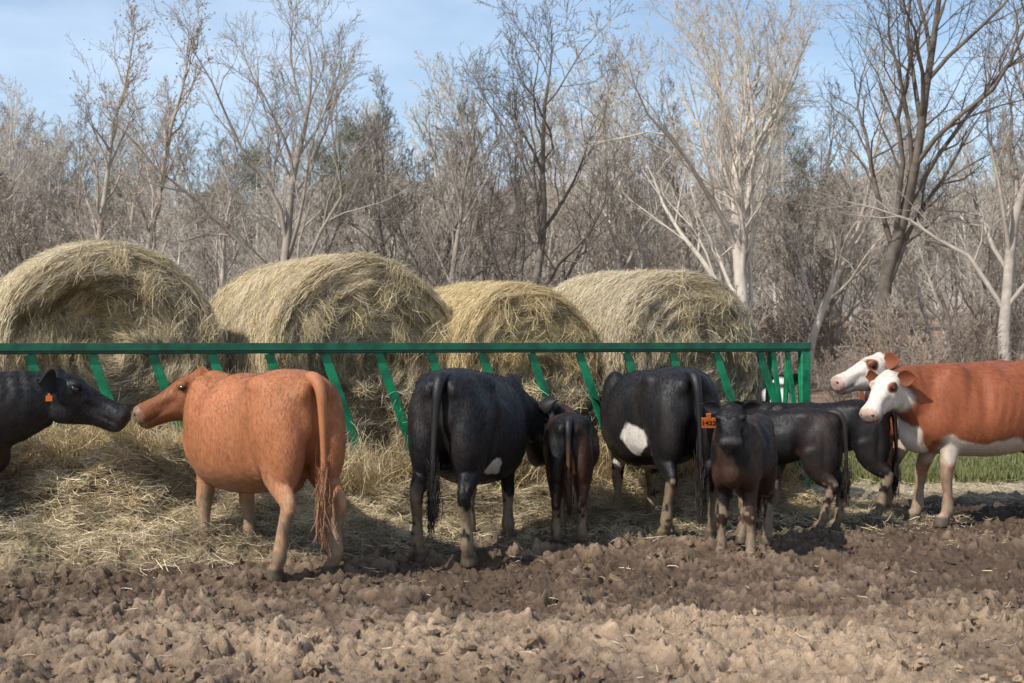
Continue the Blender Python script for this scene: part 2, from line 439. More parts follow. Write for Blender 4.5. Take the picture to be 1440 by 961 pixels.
def loose_hay_inside():
    r = R0(77)
    ts = np.linspace(-2.3, 6.9, 300)
    prof = np.linspace(0, 1, 60)
    T_, S_ = np.meshgrid(ts, prof)
    def pos(T_, S_):
        zt = 1.20 + .18 * (noise2(T_ * 1.3, 0 * T_, 41) - .5) - .3 * sstep(5.0, 6.9, T_)
        z = .28 + (zt - .28) * np.clip(S_ / .62, 0, 1)
        n = .05 + .08 * np.clip(S_ / .62, 0, 1) + 1.5 * np.clip((S_ - .62) / .38, 0, 1)
        d = .42 * (noise2(T_ * 1.9, z * 2.4, 42) - .5) + .26 * (noise2(T_ * 6, z * 6, 43) - .5) + .10 * (noise2(T_ * 17, z * 17, 44) - .5)
        n = n + d * np.where(S_ < .62, 1, .3) - .04 * np.sin(np.clip(S_ / .62, 0, 1) * math.pi)
        n = n - .20 * np.exp(-((T_ - 1.15) / .65) ** 2) * np.exp(-((z - .62) / .28) ** 2)
        n = np.where((z > 1.0), np.maximum(n, .05), n)
        return F0 + T_[..., None] * FD + n[..., None] * FN + z[..., None] * UP
    V = pos(T_, S_).reshape(-1, 3)
    ny, nx = T_.shape; idx = np.arange(nx * ny).reshape(ny, nx)
    F = np.stack([idx[:-1, :-1].ravel(), idx[:-1, 1:].ravel(), idx[1:, 1:].ravel(), idx[1:, :-1].ravel()], 1)
    nn = noise3(V[:, 0] * 4, V[:, 1] * 4, V[:, 2] * 4, 19)[:, None]
    body = mesh_np("loose_hay", V, F, M_hay_base, np.array([.27, .20, .115]) * (.2 + 1.1 * nn))
    n = 28000
    t = r.uniform(-2.3, 6.9, n); s = r.uniform(0, .66, n)
    P = pos(t, s)
    T = FD * r.normal(0, 1, (n, 1)) + UP * r.normal(-.2, .8, (n, 1)) + FN * r.normal(0, .3, (n, 1))
    Vv, Ff, per = ribbons(P, T, np.tile(-FN, (n, 1)), r.uniform(.08, .30, n), r.uniform(.003, .0055, n), r, .6, .07)
    gg = .5 + .9 * (noise2(t * 2, s * 5, 50) - .5)
    C = straw_cols(n, per, r, gg)
    C = C * np.repeat(.42 + .68 * sstep(.3, .7, noise2(t * 4, s * 12, 51)), per)[:, None]
    hi = (Vv[:, 2] > 1.15)
    Vv = Vv + FN * (np.maximum(.042 - (Vv - F0) @ FN, 0) * hi)[:, None]
    mesh_np("straw_strands", Vv, Ff, M_hay, C, parent=body)
    acc = Acc()
    for q_ in range(96):
        left = q_ < 40
        m_ = 150; tc_ = r.normal(1.1, .6) if left else r.uniform(-1, 6.8); zc_ = r.uniform(.30, .85) if left else r.uniform(.22, .70); oc = r.uniform(.10, .34) if left else r.uniform(.04, .14)
        L_ = r.uniform(.15, .4, m_)
        P = fp(tc_, -oc, zc_) + FD * r.normal(0, .14, (m_, 1)) + FN * r.normal(0, .05, (m_, 1)) + UP * r.normal(0, .07, (m_, 1))
        T = FD * (r.normal(0, .35) + r.normal(0, .5, (m_, 1))) + UP * r.normal(-1, .4, (m_, 1)) + FN * r.normal(.15, .4, (m_, 1))
        Vv, Ff, per = ribbons(P, T, np.tile(-FN, (m_, 1)), L_, r.uniform(.003, .006, m_), r, .7, .05)
        acc.add(Vv, Ff, straw_cols(m_, per, r, r.uniform(.5, 1.0)))
    v, f, c = acc.out()
    mesh_np("hanging_hay", v, f, M_hay, c, parent=body)
loose_hay_inside()

def spilled():
    r = R0(88); acc = Acc()
    def lay(n, t, d, gold, Lr=(.06, .26), up=.25, lift=.05):
        p = F0 + t[:, None] * FD - d[:, None] * FN
        x, y = p[:, 0], p[:, 1]
        z = ground_h(x, y) + hay_mound(x, y)
        P = np.stack([x, y, z - .02 + .03 * r.rand(n)], 1)
        a = r.uniform(0, 6.28, n)
        T = np.stack([np.cos(a), np.sin(a), r.normal(0, up, n)], 1)
        Vv, Ff, per = ribbons(P, T, np.tile(UP, (n, 1)), r.uniform(*Lr, n), r.uniform(.003, .006, n), r, .5, lift)
        c = straw_cols(n, per, r, gold)
        c = c * np.repeat(.55 + .55 * sstep(.3, .65, noise2(x * 5, y * 5, 55)), per)[:, None]
        acc.add(Vv, Ff, c)
    n = 27000
    t = r.uniform(-2, 2.9, n); d = np.clip(r.normal(.75, .50, n), -.3, 1.9)
    lay(n, t, d, .35)
    n = 30000
    t = r.uniform(1.8, 7.8, n); d = np.abs(r.normal(.0, .78, n)) - .1; k = (d < 1.8); t = t[k]; d = d[k]
    lay(len(t), t, d, .4, lift=.03, up=.2)
    n = 3200
    t = r.uniform(-2, 9, n); d = 1 + 5.0 * r.rand(n) ** 1.6
    lay(n, t, d, .5, Lr=(.03, .14), up=.08, lift=.01)
    n = 6000
    t = r.uniform(6.5, 13, n); d = r.uniform(-2.5, .6, n)
    lay(n, t, d, .5, lift=.02, up=.15)
    v, f, c = acc.out()
    mesh_np("spilled_hay", v, f, M_hay, c)
spilled()

# ------------------------------------------------------------------ feeder
def beam(g, p, q, w, d, side):
    p = np.array(p, float); q = np.array(q, float)
    a = nrm(q - p); s = np.array(side, float); s = nrm(s - a * (s @ a)); b = np.cross(a, s)
    c = min(w, d) * .15
    prof = [(-w / 2 + c, -d / 2), (w / 2 - c, -d / 2), (w / 2, -d / 2 + c), (w / 2, d / 2 - c), (w / 2 - c, d / 2), (-w / 2 + c, d / 2), (-w / 2, d / 2 - c), (-w / 2, -d / 2 + c)]
    v = [p + s * x + b * y for x, y in prof] + [q + s * x + b * y for x, y in prof]
    f = [(i, (i + 1) % 8, 8 + (i + 1) % 8, 8 + i) for i in range(8)] + [tuple(range(7, -1, -1)), tuple(range(8, 16))]
    g.add(v, f)

feeder = empty("hay_feeder")
T0, T1 = -2.5, 7.12
WID = 1.9
def zr(t): return 1.495 + .004 * t
g = Geo()
beam(g, fp(T0, 0, zr(T0)), fp(T1, 0, zr(T1)), .075, .06, UP)
beam(g, fp(T0, -.045, zr(T0) + .02), fp(T1, -.045, zr(T1) + .02), .06, .012, UP)
beam(g, fp(T0, WID, zr(T0)), fp(T1, WID, zr(T1)), .075, .06, UP)
beam(g, fp(T1 - .04, .035, zr(T1) - .002), fp(T1 - .04, WID - .035, zr(T1) - .002), .07, .055, UP)
mesh_py("top_rail", g.v, g.f, M_green_rail, parent=feeder)
g = Geo()
zb = .30
beam(g, fp(T0, 0, zb), fp(T1, 0, zb), .18, .06, UP)
beam(g, fp(T0, WID, zb), fp(T1, WID, zb), .18, .06, UP)
for t in np.arange(T0 + .05, T1, 1.58):
    beam(g, fp(t, .035, zb - .11), fp(t, WID - .035, zb - .11), .08, .08, UP)
beam(g, fp(T1 - .04, .035, zb - .002), fp(T1 - .04, WID - .035, zb - .002), .16, .055, UP)
mesh_py("bottom_frame", g.v, g.f, M_green_muddy, parent=feeder)
g = Geo()
slat_t = [0 + .4692 * i for i in range(-5, 15)]
for side, n0, lean in ((1, .0, .40), (0, WID, -.40)):
    for t in slat_t:
        beam(g, fp(t, n0 + (.003 if side else -.003), zr(t) - .038), fp(t + lean, n0, zb + .091), .075, .022, FD)
for n in np.arange(.3, WID - .1, .32):
    beam(g, fp(T1 - .04, n, zr(T1) - .038), fp(T1 - .04, n + .1, zb + .085), .065, .02, FN)
mesh_py("slanted_bars", g.v, g.f, M_green, parent=feeder)
g = Geo()
for t in (T0 + .05, T1 - .05):
    for n in (-.002, WID + .002):
        beam(g, fp(t, n, .02), fp(t, n, zr(t) - .034), .11, .075, FD)
for t in (6.72, 6.88):
    beam(g, fp(t, .001, zr(t) - .04), fp(t + .16, .001, zb + .092), .05, .024, FD)
mesh_py("end_posts", g.v, g.f, M_green, parent=feeder)
g = Geo()
for n in (.0, WID):
    beam(g, fp(T0, n, .10), fp(T1, n, .10), .12, .12, UP)
beam(g, fp(T0 + .1, .95, .25), fp(T1 - .1, .95, .25), 1.7, .04, FN)
mesh_py("skids_and_floor", g.v, g.f, M_rust, parent=feeder)

# ------------------------------------------------------------------ cattle
def tube(g, pts, radii, up, nseg=20, ex=1.0):
    pts = [np.array(p, float) for p in pts]; n = len(pts)
    o = len(g.v); up = np.array(up, float)
    for i in range(n):
        a = pts[max(0, i - 1)]; b = pts[min(n - 1, i + 1)]
        t = nrm(b - a); s = nrm(np.cross(up, t)); u = np.cross(t, s)
        rs, ru, rd = radii[i]
        for k in range(nseg):
            th = 2 * math.pi * k / nseg; c, sn = math.cos(th), math.sin(th)
            cc = math.copysign(abs(c) ** ex, c); ss = math.copysign(abs(sn) ** ex, sn)
            g.v.append(tuple(pts[i] + s * rs * cc + u * (ru if sn > 0 else rd) * ss))
    for i in range(n - 1):
        for k in range(nseg):
            k2 = (k + 1) % nseg
            g.f.append((o + i * nseg + k, o + i * nseg + k2, o + (i + 1) * nseg + k2, o + (i + 1) * nseg + k))
    g.f.append(tuple(o + k for k in range(nseg - 1, -1, -1)))
    g.f.append(tuple(o + (n - 1) * nseg + k for k in range(nseg)))

def resample(pts, vals, m):
    A = np.concatenate([np.array(pts, float), np.array(vals, float)], 1); n = len(A)
    out = []
    for i in range(n - 1):
        p0, p1, p2, p3 = A[max(i - 1, 0)], A[i], A[i + 1], A[min(i + 2, n - 1)]
        for k in range(m):
            t = k / m
            out.append(.5 * ((2 * p1) + (-p0 + p2) * t + (2 * p0 - 5 * p1 + 4 * p2 - p3) * t * t + (-p0 + 3 * p1 - 3 * p2 + p3) * t ** 3))
    out.append(A[-1]); out = np.array(out)
    return out[:, :3], np.maximum(out[:, 3:], .006)

def ellipsoid(g, c, r, rot=None, n=14):
    o = len(g.v); c = np.array(c)
    rot = np.eye(3) if rot is None else rot
    for i in range(1, n):
        ph = math.pi * i / n
        for k in range(n * 2):
            th = math.pi * k / n
            v = np.array([r[0] * math.sin(ph) * math.cos(th), r[1] * math.sin(ph) * math.sin(th), r[2] * math.cos(ph)])
            g.v.append(tuple(c + rot @ v))
    m = n * 2
    for i in range(n - 2):
        for k in range(m):
            k2 = (k + 1) % m
            g.f.append((o + i * m + k, o + (i + 1) * m + k, o + (i + 1) * m + k2, o + i * m + k2))
    g.f.append(tuple(o + k for k in range(m))); g.f.append(tuple(o + (n - 2) * m + k for k in range(m - 1, -1, -1)))

TORSO = [  # x, top, wide, bottom, halfwidth
    (-.835, 1.18, 1.08, .98, .07), (-.80, 1.265, 1.08, .86, .160), (-.70, 1.325, 1.10, .74, .225), (-.56, 1.355, 1.13, .70, .272),
    (-.42, 1.375, 1.12, .67, .302), (-.25, 1.365, 1.02, .62, .330), (-.05, 1.345, .92, .58, .375), (.15, 1.33, .90, .57, .385),
    (.34, 1.325, .92, .58, .335), (.50, 1.335, .96, .61, .275), (.64, 1.31, .99, .65, .225), (.76, 1.25, 1.0, .72, .165), (.82, 1.17, 1.0, .82, .09)]

def make_cow(name, C, heading, s, poll, muz, colfn, mat, calf=False, feet=None, tail=(0, 0, 0), ear_drop=0.0, tag=None, seed=0, headk=1.28, headw=1.12, udder=False, necklow=0.0, belly=.05):
    feet = feet or {}
    ch, sh = math.cos(heading), math.sin(heading)
    def loc(p):
        d = np.array(p, float) - np.array([C[0], C[1], 0])
        return np.array([d[0] * ch + d[1] * sh, -d[0] * sh + d[1] * ch, d[2]]) / s
    pl = loc(poll); mz = loc(muz)
    g = Geo()
    wk = .80 if calf else 1.0; bk = .10 if calf else 0.0
    if calf: belly = 0
    P = []; Rr = []
    for x, zt, zw, zb_, hw in TORSO:
        bl = belly * sstep(-.75, -.3, x) * sstep(.75, .5, x)
        zb2 = zb_ + bk * sstep(-.9, -.3, x) - bl; zw2 = zw + bk * .5 - bl * .5
        P.append((x, 0, zw2)); Rr.append((hw * wk, zt - zw2, max(zw2 - zb2, .05)))
    P, Rr = resample(P, Rr, 3)
    tube(g, P, Rr, UP, 36, .88)
    for sy in (1, -1):
        ellipsoid(g, (-.60, sy * .160 * wk, .97), (.220, .140 * wk, .34))
        ellipsoid(g, (-.68, sy * .150 * wk, .86), (.155, .125 * wk, .30))
        ellipsoid(g, (-.60, sy * .170 * wk, .74), (.130, .100 * wk, .20))
        ellipsoid(g, (-.44, sy * .175 * wk, 1.235), (.17, .115 * wk, .095))
        ellipsoid(g, (-.76, sy * .085 * wk, 1.20), (.090, .070, .090))
        ellipsoid(g, (.44, sy * .195 * wk, .98), (.20, .115 * wk, .34))
        ellipsoid(g, (.55, sy * .17 * wk, .84), (.15, .11 * wk, .19))
    ellipsoid(g, (.64, 0, .74 + bk), (.18, .14, .17))
    if udder: ellipsoid(g, (-.40, 0, .64), (.17, .13, .13))
    k = 1.05 if calf else .94
    for key, sy in (("hl", 1), ("hr", -1)):
        dx, dy = feet.get(key, (0, 0)); y = .165 * wk * sy
        pts = [(-.54, y, .90), (-.59, y, .74), (-.665 + dx * .3, y + dy * .3, .61), (-.780 + dx * .55, y + dy * .5, .50), (-.788 + dx * .65, y + dy * .6, .44), (-.745 + dx * .8, y + dy * .8, .30), (-.73 + dx, y + dy, .150), (-.705 + dx, y + dy, .085), (-.675 + dx, y + dy, .04), (-.665 + dx, y + dy, -.02)]
        rr_ = [(.12, .18, .18), (.110, .150, .150), (.080, .106, .106), (.052, .060, .085), (.047, .054, .068), (.038, .043, .045), (.052, .055, .056), (.045, .046, .046), (.062, .072, .062), (.070, .085, .068)]
        rr_ = [tuple(q * k for q in w) for w in rr_]
        P, Rr = resample(pts, rr_, 3); tube(g, P, Rr, (1, 0, 0), 16)
    for key, sy in (("fl", 1), ("fr", -1)):
        dx, dy = feet.get(key, (0, 0)); y = .155 * wk * sy
        pts = [(.48, y, .88), (.455, y, .72), (.465 + dx * .3, y + dy * .3, .58), (.49 + dx * .6, y + dy * .6, .44), (.493 + dx * .65, y + dy * .65, .39), (.488 + dx * .85, y + dy * .85, .27), (.49 + dx, y + dy, .135), (.51 + dx, y + dy, .08), (.53 + dx, y + dy, .04), (.54 + dx, y + dy, -.02)]
        rr_ = [(.10, .16, .16), (.090, .125, .125), (.066, .082, .082), (.058, .062, .056), (.056, .062, .054), (.038, .042, .042), (.052, .054, .055), (.045, .046, .046), (.062, .07, .062), (.070, .082, .068)]
        rr_ = [tuple(q * k for q in w) for w in rr_]
        P, Rr = resample(pts, rr_, 3); tube(g, P, Rr, (1, 0, 0), 16)
    hv = mz - pl; HL = np.linalg.norm(hv); hd = hv / HL; hk = HL / .52
    hw_ = hk * headk; hs_ = hk * headw
    side = nrm(np.cross(UP, hd)); hu = np.cross(hd, side)
    b0 = np.array([.42, 0, 1.03]); b3 = pl - hu * .075 * hw_ - hd * .0
    b1 = np.array([.80, 0, 1.08 - necklow]) * .5 + b3 * .3 + b0 * .2; b2 = b3 - (hd * .05 + nrm(b3 - b0) * .12)
    pts = []; rr_ = []
    for i in range(9):
        t = i / 8; q = (1 - t) ** 3 * b0 + 3 * (1 - t) ** 2 * t * b1 + 3 * (1 - t) * t * t * b2 + t ** 3 * b3
        pts.append(q)
        wq = .21 * (1 - t) ** 1.1 + .11 * t * hs_ + .05 * (1 - t) * t; hq = .29 * (1 - t) ** 1.0 + .135 * t * hw_
        rr_.append((wq * (wk if t < .5 else 1), hq, hq * (1.15 + .35 * t * (1 - t))))
    tube(g, pts, rr_, UP, 24)
    hs = [(-.10, .06, .05, .06), (-.06, .095, .070, .11), (0, .118, .082, .150), (.07, .128, .088, .178), (.14, .124, .084, .183), (.22, .100, .072, .160), (.30, .080, .062, .130), (.37, .077, .056, .112), (.43, .088, .058, .106), (.485, .096, .060, .102), (.525, .090, .054, .090), (.55, .064, .036, .062), (.56, .03, .02, .03)]
    pts = [pl + hd * a * hk for a, _, _, _ in hs]; rr_ = [(w * hs_, u * hw_, d * hw_) for _, w, u, d in hs]
    P, Rr = resample(pts, rr_, 2); tube(g, P, Rr, hu, 24, .92)
    rot = np.stack([hd, side, hu], 1)
    def hp(a, b, c): return pl + hd * a * hk + side * b * hs_ + hu * c * hw_
    for sy in (1, -1):
        ellipsoid(g, hp(.13, sy * .098, .048), (.055 * hk, .035 * hs_, .030 * hw_), rot)
        ellipsoid(g, hp(.12, sy * .072, -.10), (.11 * hk, .045 * hs_, .080 * hw_), rot)
        ellipsoid(g, hp(.49, sy * .050, .010), (.045 * hk, .038 * hs_, .042 * hw_), rot)
    ellipsoid(g, hp(-.03, 0, .048), (.065 * hk, .06 * hs_, .045 * hw_), rot)
    me = bpy.data.meshes.new("tmp"); me.from_pydata(g.v, [], g.f); me.update()
    tmp = bpy.data.objects.new("tmp", me); scene.collection.objects.link(tmp)
    rm = tmp.modifiers.new("r", 'REMESH'); rm.mode = 'VOXEL'; rm.voxel_size = .012; rm.adaptivity = 0
    dg = bpy.context.evaluated_depsgraph_get()
    em = tmp.evaluated_get(dg).to_mesh()
    nv = len(em.vertices); V = np.zeros(nv * 3, np.float32); em.vertices.foreach_get("co", V); V = V.reshape(-1, 3).astype(float)
    ne = len(em.edges); E = np.zeros(ne * 2, np.int32); em.edges.foreach_get("vertices", E); E = E.reshape(-1, 2)
    nf = len(em.polygons); lt = np.zeros(nf, np.int32); em.polygons.foreach_get("loop_total", lt)
    li = np.zeros(len(em.loops), np.int32); em.loops.foreach_get("vertex_index", li)
    if (lt == 4).all(): F = li.reshape(-1, 4)
    else:
        st = np.concatenate([[0], np.cumsum(lt)[:-1]]); F = np.array([li[a:a + 4] if b == 4 else np.append(li[a:a + 3], li[a + 2]) for a, b in zip(st, lt)])
    tmp.evaluated_get(dg).to_mesh_clear(); bpy.data.objects.remove(tmp)
    deg = np.bincount(E.ravel(), minlength=nv).astype(float)[:, None]
    hdist = np.linalg.norm(V - (pl + hd * .25 * hk), axis=1) / hk
    wt = (.12 + .88 * sstep(.62, .80, V[:, 2])) * (.10 + .90 * sstep(.30, .48, hdist))
    wt = wt[:, None]
    for it in range(64):
        acc_ = np.zeros_like(V)
        for a_ in range(3):
            acc_[:, a_] = np.bincount(E[:, 0], V[E[:, 1], a_], nv) + np.bincount(E[:, 1], V[E[:, 0], a_], nv)
        d_ = acc_ / deg - V
        f_ = .55 if it % 2 == 0 or it < 16 else -.48
        V = V + d_ * wt * f_
    def normals(V):
        n_ = np.cross(V[F[:, 2]] - V[F[:, 0]], V[F[:, 3]] - V[F[:, 1]])
        out = np.zeros_like(V)
        for c_ in range(4):
            for a_ in range(3): out[:, a_] += np.bincount(F[:, c_], n_[:, a_], nv)
        return nrm(out)
    Nn = normals(V)
    ay = np.abs(V[:, 1])
    def blob(c, r_): return np.exp(-(((V[:, 0] - c[0]) / r_[0]) ** 2 + ((ay - c[1] * wk) / r_[1]) ** 2 + ((V[:, 2] - c[2]) / r_[2]) ** 2))
    disp = -.034 * blob((-.22, .28, 1.20), (.12, .12, .09)) - .046 * blob((-.39, .28, .86), (.05, .14, .18)) - .026 * blob((.24, .33, 1.05), (.05, .15, .24)) \
        - .045 * blob((-.83, 0, .98), (.10, .040, .24)) + .006 * blob((-.43, .27, 1.26), (.07, .07, .06)) - .012 * blob((-.62, .26, 1.22), (.09, .09, .10)) \
        + .012 * blob((.40, .28, 1.05), (.05, .1, .22)) + .012 * blob((-.52, .28, .98), (.06, .08, .16)) \
        - .012 * blob((-.70, .26, .88), (.03, .1, .18))
    disp += .010 * (noise3(V[:, 0] * 4 + seed, V[:, 1] * 4, V[:, 2] * 4, 3) - .5) + .003 * (noise3(V[:, 0] * 13 + seed, V[:, 1] * 13, V[:, 2] * 9, 5) - .5) + .002 * (noise3(V[:, 0] * 32, V[:, 1] * 32, V[:, 2] * 20, 4) - .5)
    rib = np.exp(-((V[:, 0] - .02) / .20) ** 4) * sstep(.75, .9, V[:, 2]) * sstep(1.22, 1.08, V[:, 2]) * noise3(V[:, 0] * 3 + seed, V[:, 1] * 2, V[:, 2] * 3, 41)
    disp += .0022 * rib * np.sin((V[:, 0] + .25 * (V[:, 2] - 1)) * 72)
    nk = sstep(.55, .7, V[:, 0]) * sstep(.36, .48, hdist)
    disp += .0030 * nk * np.sin(V[:, 0] * 60 + 5 * noise3(V[:, 0] * 5, V[:, 1] * 5, V[:, 2] * 5, 8)) * noise3(V[:, 0] * 4, V[:, 1] * 4, V[:, 2] * 4 + 9, 8)
    rl = V - pl
    hS0 = rl @ hd / hk; hY0 = np.abs(rl @ side) / hs_; hU0 = rl @ hu / hw_
    hd_m = (hdist < .5)
    def hb(a, b, c, ra, rb, rc): return hd_m * np.exp(-(((hS0 - a) / ra) ** 2 + ((hY0 - b) / rb) ** 2 + ((hU0 - c) / rc) ** 2))
    disp += hk * (-.016 * hb(.19, .10, .02, .035, .04, .03) - .015 * hb(.30, .085, -.02, .08, .04, .03) - .011 * hb(.44, .09, -.045, .10, .05, .010) - .008 * hb(.545, 0, -.0, .03, .02, .03))
    V = V + Nn * disp[:, None]
    Nn = normals(V)
    VV = [V]; FF = [F]; cnt = nv
    part = [np.zeros(nv)]
    def extra(gg, code):
        nonlocal cnt
        v = np.array(gg.v); f = np.array([q for q in gg.f if len(q) == 4])
        VV.append(v); FF.append(f + cnt); part.append(np.full(len(v), code)); cnt += len(v)
    tx, ty, tl = tail
    gt = Geo()
    tp = [(-.68, 0, 1.300), (-.76, 0, 1.305), (-.83, ty * .05, 1.275), (-.872, ty * .15, 1.19), (-.886 + tx * .4, ty * .4, 1.05), (-.895 + tx * .7, ty * .7, .88), (-.90 + tx, ty * .9, .72), (-.895 + tx, ty, .60), (-.89 + tx, ty, .48 + tl * .5), (-.885 + tx, ty, .36 + tl)]
    tr = [(.03,) * 3, (.042,) * 3, (.042,) * 3, (.035,) * 3, (.027,) * 3, (.022,) * 3, (.020,) * 3, (.024,) * 3, (.028,) * 3, (.008,) * 3]
    P, Rr = resample(tp, tr, 4); tube(gt, P, Rr, (0, 1, 0), 12); extra(gt, 1)
    for sy in (1, -1):
        ge = Geo()
        root = hp(-.015, sy * .095, .025)
        od = nrm(side * sy * 1.0 - hd * .30 + hu * (.05 - ear_drop)); L = .20 * hk * (1.25 if calf else 1)
        fn = nrm(hd * .75 + hu * .25 + UP * .1); fn = nrm(fn - od * (fn @ od)); wd = np.cross(od, fn)
        pr = []
        for i in range(11):
            t = i / 10; w = (.032 + .056 * math.sin(math.pi * min(t * 1.02, 1) ** .8)) * (1 - t ** 4) * hk + .003
            pr.append((root + od * L * t + fn * (-.012 * math.sin(math.pi * t)) * hk, w))
        n_ = 16
        for c_, w in pr:
            for k_ in range(n_):
                a = 2 * math.pi * k_ / n_
                cup = .40 * w * abs(math.cos(a)) ** 2
                ge.v.append(tuple(c_ + wd * w * math.cos(a) + fn * (cup + (.009 * hk) * math.sin(a))))
        for i in range(len(pr) - 1):
            for k_ in range(n_):
                ge.f.append((i * n_ + k_, i * n_ + (k_ + 1) % n_, (i + 1) * n_ + (k_ + 1) % n_, (i + 1) * n_ + k_))
        extra(ge, 2)
    V = np.concatenate(VV); F = np.concatenate(FF); part = np.concatenate(part)
    rel = V - pl
    hS = rel @ hd / HL; hY = rel @ side / hs_; hU = rel @ hu / hw_
    hm = sstep(-.22, -.05, hS) * sstep(.30, .24, np.sqrt(hY ** 2 + hU ** 2)) * (hS < 1.2)
    col = colfn(V, hS, hY, hU, hm, part, seed)
    lowz = V[:, 2]; nz = noise3(V[:, 0] * 11 + seed, V[:, 1] * 11, V[:, 2] * 9, 14); nz2 = noise3(V[:, 0] * 35 + seed, V[:, 1] * 35, V[:, 2] * 25, 15)
    mk = sstep(.43, .55, .52 * nz + .48 * nz2 + .44 * sstep(.62, .05, lowz) - .16) * sstep(.62, .44, lowz) * (part != 1)
    mudc = np.array([.27, .195, .128]) * (.75 + .5 * nz2)[:, None]
    col = col * (1 - mk[:, None] * .85) + mudc * mk[:, None] * .85
    hoof = sstep(.075, .055, lowz)[:, None]
    col = col * (1 - hoof) + np.array([.10, .075, .05]) * hoof
    ob = mesh_np(name, V, F, mat, np.clip(col, 0, 1))
    ob.location = (C[0], C[1], C[2] if len(C) > 2 else 0.0); ob.rotation_euler = (0, 0, heading); ob.scale = (s, s, s)
    ge = Geo()
    for sy in (1, -1):
        ellipsoid(ge, hp(.142, sy * .120, .032), (.030 * hk, .018 * hk, .022 * hk), rot, 8)
    mesh_py("eyes", ge.v, ge.f, M_eye, True, ob)
    ge = Geo()
    for sy in (1, -1):
        ellipsoid(ge, hp(.540, sy * .052, .016), (.014 * hk, .018 * hs_, .014 * hw_), rot, 8)
    mesh_py("nostrils", ge.v, ge.f, M_nose, True, ob)
    r = R0(seed + 100)
    n = 420
    c0 = np.array([-.89 + tx, ty, .50 + tl * .5])
    P_ = c0 + r.normal(0, 1, (n, 3)) * np.array([.018, .018, .10])
    T_ = np.array([0, 0, -1.0]) + r.normal(0, .10, (n, 3))
    vv, ff, per = ribbons(P_, T_, nrm(r.normal(0, 1, (n, 3))), r.uniform(.12, .26, n), np.full(n, .005), r, .3, .01)
    cc = colfn(vv, vv[:, 0] * 0 - 9, vv[:, 1], vv[:, 2], vv[:, 0] * 0, vv[:, 0] * 0 + 1, seed)
    mesh_np("tail_switch", vv, ff, M_hair, cc * .9 + np.array([.02, .015, .01]), parent=ob)
    n = 30000
    pick = r.randint(0, nv, n)
    Pn = V[pick]; Nh = Nn[pick]
    tdir = np.array([-.6, 0, -.9]) + r.normal(0, .25, (n, 3)) + (noise3(Pn[:, 0] * 5, Pn[:, 1] * 5, Pn[:, 2] * 5, 31)[:, None] - .5) * np.array([1.2, 1.0, .4])
    tdir = tdir - Nh * np.sum(tdir * Nh, 1)[:, None]; tdir = nrm(tdir) + Nh * .14
    ln = r.uniform(.018, .036, n) * (1.4 if calf else 1)
    vv, ff, per = ribbons(Pn + Nh * .002, tdir, Nh, ln, np.full(n, .0024), r, .12, .0, npt=3, tilt=.3)
    ck = np.repeat(col[pick] * r.uniform(.78, 1.25, (n, 1)), per, 0)
    mesh_np("coat_hair", vv, ff, M_hair, np.clip(ck, 0, 1), parent=ob)
    if tag is not None:
        sy, text = tag
        q = 1 / s
        root = hp(.0, sy * .19, -.03)
        te = Geo()
        w, h = (.050 * q, .085 * q) if text else (.022, .040)
        fnv = nrm(hd * .8 + hu * .2) if tag[0] == -1 and calf else nrm(side * sy + hd * .3)
        dn = nrm(-UP - fnv * (-UP @ fnv)); wv = np.cross(dn, fnv)
        c_ = root + dn * .03 + fnv * .035
        beam(te, c_, c_ + dn * h, w * 2, .006, wv)
        beam(te, c_ - dn * h * .45, c_, w * .7, .006, wv)
        mesh_py("ear_tag", te.v, te.f, M_tag, False, ob)
        if text:
            cu = bpy.data.curves.new("tag_number", 'FONT'); cu.body = text; cu.size = .052 * q; cu.align_x = 'CENTER'; cu.align_y = 'CENTER'; cu.extrude = .0008; cu.offset = .001
            to = bpy.data.objects.new("tag_number", cu); scene.collection.objects.link(to); cu.materials.append(M_ink)
            to.parent = ob
            xx = Vector(tuple(np.cross(-dn, fnv))); yy = Vector(tuple(-dn)); zz = Vector(tuple(fnv))
            mt = Matrix((xx, yy, zz)).transposed().to_4x4(); mt.translation = Vector(tuple(c_ + dn * h * .5 + fnv * .0042))
            to.matrix_local = mt
    return ob

def mixc(a, b, w): return a * (1 - w[:, None]) + np.array(b) * w[:, None]

def black_fn(patches=(), face=None, brown=0.0):
    def f(V, hS, hY, hU, hm, part, seed):
        n = len(V); nz = noise3(V[:, 0] * 5 + seed, V[:, 1] * 5, V[:, 2] * 5, 24); nq = noise3(V[:, 0] * 16 + seed, V[:, 1] * 16, V[:, 2] * 12, 26)
        c = np.tile(np.array([.0105, .0092, .0098]), (n, 1)) * (.7 + .6 * nz)[:, None]
        c = mixc(c, (.030, .019, .013), .3 * sstep(.45, .8, nz) * (hm < .5))
        if brown:
            w = brown * sstep(.30, .80, .8 * nz + .2 * nq + .22 * sstep(1.1, .6, V[:, 2])) * (hm < .5)
            c = mixc(c, (.10, .042, .020), w)
        c = mixc(c, (.035, .03, .03), sstep(.86, .95, hS) * hm)
        for (p, r_, ab) in patches:
            yy = np.abs(V[:, 1]) if ab else V[:, 1]
            d = np.sqrt(((V[:, 0] - p[0]) / r_[0]) ** 2 + ((yy - p[1]) / r_[1]) ** 2 + ((V[:, 2] - p[2]) / r_[2]) ** 2) + 1.4 * (nz - .5) + .9 * (nq - .5)
            c = mixc(c, (.62, .56, .49), sstep(1.08, .92, d) * (part == 0))
        if face == 'white':
            eye = np.sqrt(((hS - .26) / .16) ** 2 + ((hU - .03) / .06) ** 2)
            w = hm * (part == 0) * sstep(-.05, .05, hS) * sstep(.9, 1.1, eye + .3 * (nz - .5))
            c = mixc(c, (.66, .62, .56), w)
        return c
    return f

